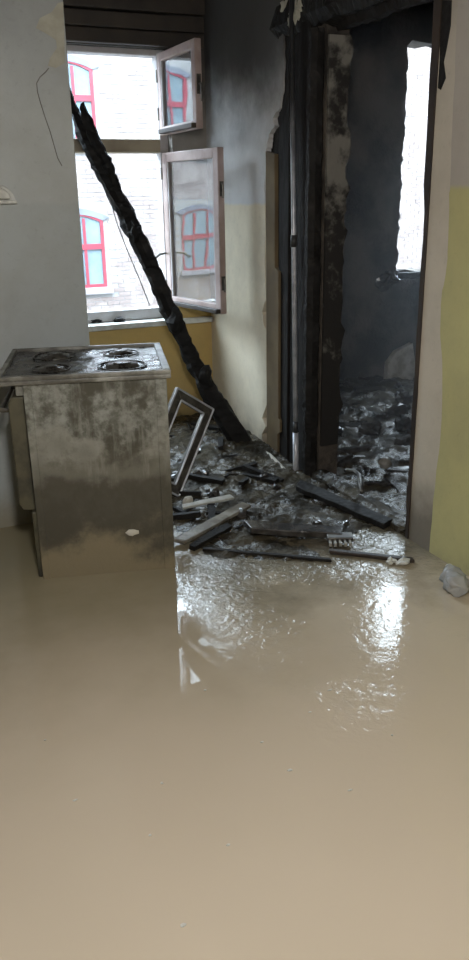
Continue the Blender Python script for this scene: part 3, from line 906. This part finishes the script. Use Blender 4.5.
# plaster shard at the foot of the side wall
q = [onx(262, 449, XS - .05), onx(270, 453, XS - .06), onx(285, 468, XS - .08), onx(291, 478, XS - .09), onx(280, 470, XS - .10), onx(268, 459, XS - .08)]
m = MB(); m.add([tuple(p) for p in q] + [tuple(p + Vector((.015, .01, -.012))) for p in q], [tuple(range(6)), tuple(range(11, 5, -1))] + [(i, (i + 1) % 6, (i + 1) % 6 + 6, i + 6) for i in range(6)])
tag(m.build('plaster_shard', 'plasterbit'), 'pale broken plaster shard lying at the foot of the steel pipe', 'plaster')
# two white scraps by the jamb
for i, (x, y, lb) in enumerate(((403, 562, 'small white scrap at the foot of the doorway jamb'), (391, 561, 'tiny pale scrap left of the white scrap by the jamb'))):
    m = MB(); c = onz(x, y, .012); lump(m, c, .03 - .008 * i, .018, .014, rnd, amp=.5); tag(m.build('paper_scrap', 'white'), lb, 'scrap')
# crumpled clear plastic bottle by the right wall
c = onz(454, 579, .04)
Mb_ = Matrix.Translation(c) @ Matrix.Rotation(R(62), 4, 'Z') @ Matrix.Rotation(R(90), 4, 'Y')
prof = [(a * 1.2, b * 1.15) for a, b in [(0, -.072), (.025, -.07), (.034, -.06), (.036, -.04), (.031, -.032), (.036, -.022), (.032, -.010), (.036, .0), (.031, .012), (.035, .025), (.03, .045), (.016, .062), (.0125, .066), (.0125, .078), (0, .079)]]
m = MB(); m.lathe(prof, seg=20, M=Mb_)
m.v = [tuple(Vector(p) + Vector((noise.noise(Vector(p) * 36), noise.noise(Vector(p) * 36 + Vector((9, 0, 0))), noise.noise(Vector(p) * 36 + Vector((0, 9, 0))))) * .02) for p in m.v]
bt = empty('plastic_bottle', (c.x, c.y, 0)); tag(bt, 'crumpled clear plastic bottle floating beside the yellow right wall', 'bottle')
m.build('bottle_body', 'plastic', bt, smooth=True)
MB().lathe([(0, .105), (.0165, .105), (.0165, .086), (0, .086)], seg=16, M=Mb_).build('cap', 'white', bt)

# white wall fitting on the grey partition
f0 = ony(0, 203.5, YP); f1 = ony(16, 203, YP); zt = ony(5, 184, YP).z
wf = empty('wall_fitting', ((f0.x + f1.x) / 2, YP, f0.z)); tag(wf, 'white half-round fitting on the grey left wall', 'wall fitting')
cx, rr = f1.x - .078, .078
n = 18; m = MB()
m.prism([(cx + rr * math.cos(math.pi * i / n), f0.z + (zt - f0.z) * math.sin(math.pi * i / n)) for i in range(n + 1)], 'y', YP - .012, YP - .0005)
m.build('back_plate', 'white', wf, bevel=.003)
m = MB(); m.prism([(cx + rr * .72 * math.cos(math.pi * i / n), f0.z + .016 + (zt - f0.z) * .62 * math.sin(math.pi * i / n)) for i in range(n + 1)], 'y', YP - .034, YP - .011)
m.build('dome', 'white', wf, bevel=.01)
m = MB(); m.box(cx - rr, cx + rr, YP - .03, YP - .011, f0.z - .002, f0.z + .012); m.build('ledge', 'white', wf, bevel=.003)

tp = MB()
for x, y, a1, a2 in ((297, 12, .03, .045), (290, 20, .018, .04), (284, 6, .03, .03), (301, 3, .02, .03)):
    lump(tp, onx(x, y, XS - .02), .012, a1, a2, rnd, amp=.6)
tag(tp.build('torn_plaster', 'oldpaint', wr), 'torn flap of pale plaster')
# black bits on the window sill
for x, y, lb in ((95, 321, 'black charred crumb on the window sill beside the grey wall'), (118, 320, 'black charred crumb near the middle of the window sill')):
    p = onz(x, y, W1[2] + .012); m = MB(); lump(m, p, .035, .02, .016, rnd, amp=.6); lump(m, p + Vector((.03, 0, -.004)), .02, .014, .01, rnd, amp=.5); tag(m.build('charred_crumb', 'beam'), lb, 'debris')
# charred heap on the far window sill
p = ony(388, 282, YF - .06); m = MB()
for i in range(5): lump(m, p + Vector((rnd.uniform(-.08, .1), rnd.uniform(-.02, .02), rnd.uniform(-.03, .05))), .06, .05, .04, rnd, amp=.6)
tag(m.build('charred_cloth', 'rubble'), 'black charred rag hanging from the sill of the burnt room window', 'rag')
m = MB(); pz = ony(400, 365, 4.9)
m.prism([(pz.x - .10, .05), (pz.x - .09, pz.z + .02), (pz.x - .02, pz.z + .1), (pz.x + .12, pz.z + .15), (pz.x + .2, .05)], 'y', 4.92, 4.97)
tag(m.build('plaster_slab', 'plasterbit'), 'broken plaster slab standing below the burnt room window', 'plaster')

# rubble pieces lying in the ash: a few singled out, the rest alike
p = onz(385, 463, .09); m = MB(); lump(m, p, .038, .036, .032, rnd, amp=.2, sub=3); tag(m.build('round_stone', 'palewood', smooth=True), 'round pale stone on the rubble inside the burnt room', 'stone')
m = MB(); pa = [onz(x, y, .10) for x, y in ((346, 470), (354, 471), (359, 475), (360, 482), (362, 492))]; m.tube(pa, .012, 8)
tag(m.build('bent_tube', 'iron', smooth=True), 'bent grey tube lying on the rubble inside the doorway', 'tube')
def h_any(x, y): return h_ash(x, y) if x < XS else h_far(x, y)
def where(x, y):
    if x < XS:
        if x < 1.5 and y > 3.55: return 'beside the leaning metal frame'
        if y > 3.8: return 'at the foot of the fallen beam'
        return 'in front of the steel pipe' if x > 1.6 else 'between the slat and the plank'
    if y < 3.4 and x < 2.7: return 'just inside the doorway'
    return 'under the burnt room window' if y > 4.2 else 'in the middle of the burnt room'
def scatter(n, name, mat, label, cat, group, region, size, flat, seed):
    r_ = random.Random(seed); k = 0; tries = 0
    meshes = []
    for i in range(4):
        m = MB()
        if flat:
            L, w, t = 1, r_.uniform(.12, .25), .1
            o1 = [(-.5 + .25 * j, w / 2 * r_.uniform(.5, 1)) for j in range(5)]; o2 = [(.5 - .25 * j, -w / 2 * r_.uniform(.5, 1)) for j in range(5)]
            m.prism(o1 + o2, 'z', -t / 2, t / 2)
        else: lump(m, (0, 0, 0), .5, r_.uniform(.3, .45), r_.uniform(.22, .35), r_, amp=.5)
        me = bpy.data.meshes.new(name); me.from_pydata(m.v, [], m.f); me.materials.append(MT[mat]); meshes.append(me)
    while k < n and tries < n * 30:
        tries += 1
        x, y = r_.uniform(region[0], region[1]), r_.uniform(region[2], region[3])
        if XS - .12 < x < 2.26 and (y > DOOR[1] - .1 or y < DOOR[0] + .1): continue
        z = max(h_any(x, y), -.005)
        s_ = r_.uniform(*size)
        o = bpy.data.objects.new(name, meshes[k % 4]); COL.objects.link(o)
        o.scale = (s_, s_, s_); o.location = (x, y, z + s_ * (.03 if flat else .10))
        o.rotation_euler = (r_.uniform(-.2, .2), r_.uniform(-.2, .2), r_.uniform(0, 6.28))
        w_ = where(x, y); tag(o, label % w_, cat, group + ' ' + w_); k += 1
scatter(34, 'charred_splinter', 'char', 'charred wood splinter lying in the ash %s', 'wood', 'charred splinters', (1.15, 1.98, 3.0, 4.75), (.08, .28), True, 11)
scatter(22, 'rubble_chunk', 'rubble', 'small wet rubble chunk lying in the ash %s', 'rubble', 'rubble chunks', (1.15, 1.98, 2.9, 4.75), (.04, .10), False, 12)
scatter(60, 'charred_splinter', 'rubble', 'charred wood splinter strewn %s', 'wood', 'charred splinters', (2.25, 4.2, 2.75, 4.95), (.10, .36), True, 13)
scatter(60, 'rubble_chunk', 'rubble', 'wet rubble chunk strewn %s', 'rubble', 'rubble chunks', (2.25, 4.2, 2.75, 4.95), (.05, .16), False, 14)

# flecks on the water
m = MB()
for x, y in ((162, 783), (183, 925), (45, 740), (310, 712), (228, 845), (350, 790), (205, 690), (262, 742), (150, 835), (75, 800), (290, 770), (330, 690), (392, 735)):
    c = onz(x, y, .002); lump(m, c, rnd.uniform(.004, .009), rnd.uniform(.003, .005), .002, rnd, sub=1)
tag(m.build('floating_flecks', 'white'), 'tiny pale flecks floating on the muddy water', 'flecks', kind='stuff')

# ---------------- unseen globe lamp, added near the camera to brighten the near floor
LP = Vector((.2, .40, 1.85))
pl_ = empty('added_lamp', (LP.x, LP.y, ZC)); tag(pl_, 'added white globe lamp hung out of view to brighten the near floor', 'lamp')
MB().tube([(LP.x, LP.y, ZC), (LP.x, LP.y, LP.z + .16)], .004, 6).build('cord', 'darkhole', pl_)
MB().lathe([(0, .17), (.022, .17), (.026, .12), (.03, .085), (0, .085)], tuple(LP)).build('socket', 'white', pl_)
t = NT('added_lamp_glow'); t.b.inputs['Base Color'].default_value = (1, 1, 1, 1)
t.b.inputs['Emission Color'].default_value = (1.0, .965, .93, 1); t.b.inputs['Emission Strength'].default_value = 350.0
m = MB(); m.lathe([(.1 * math.sin(math.pi * i / 14), -.1 * math.cos(math.pi * i / 14)) for i in range(15)], tuple(LP), 24)
m.build('globe', t.m, pl_, smooth=True)

# ---------------- smoke still hanging in the burnt room
hz = NT('thin_smoke'); hz.n.remove(hz.b)
vs_ = hz.new('ShaderNodeVolumeScatter'); vs_.inputs['Color'].default_value = (.85, .92, 1, 1); vs_.inputs['Density'].default_value = .07
hz.link(vs_.outputs[0], hz.out.inputs['Volume'])
o = MB().box(2.205, 5.545, 1.055, YF - .003, .0, ZC - .002).build('smoke_haze', hz.m)
tag(o, 'thin bluish smoke hanging in the burnt room', 'smoke', kind='stuff')
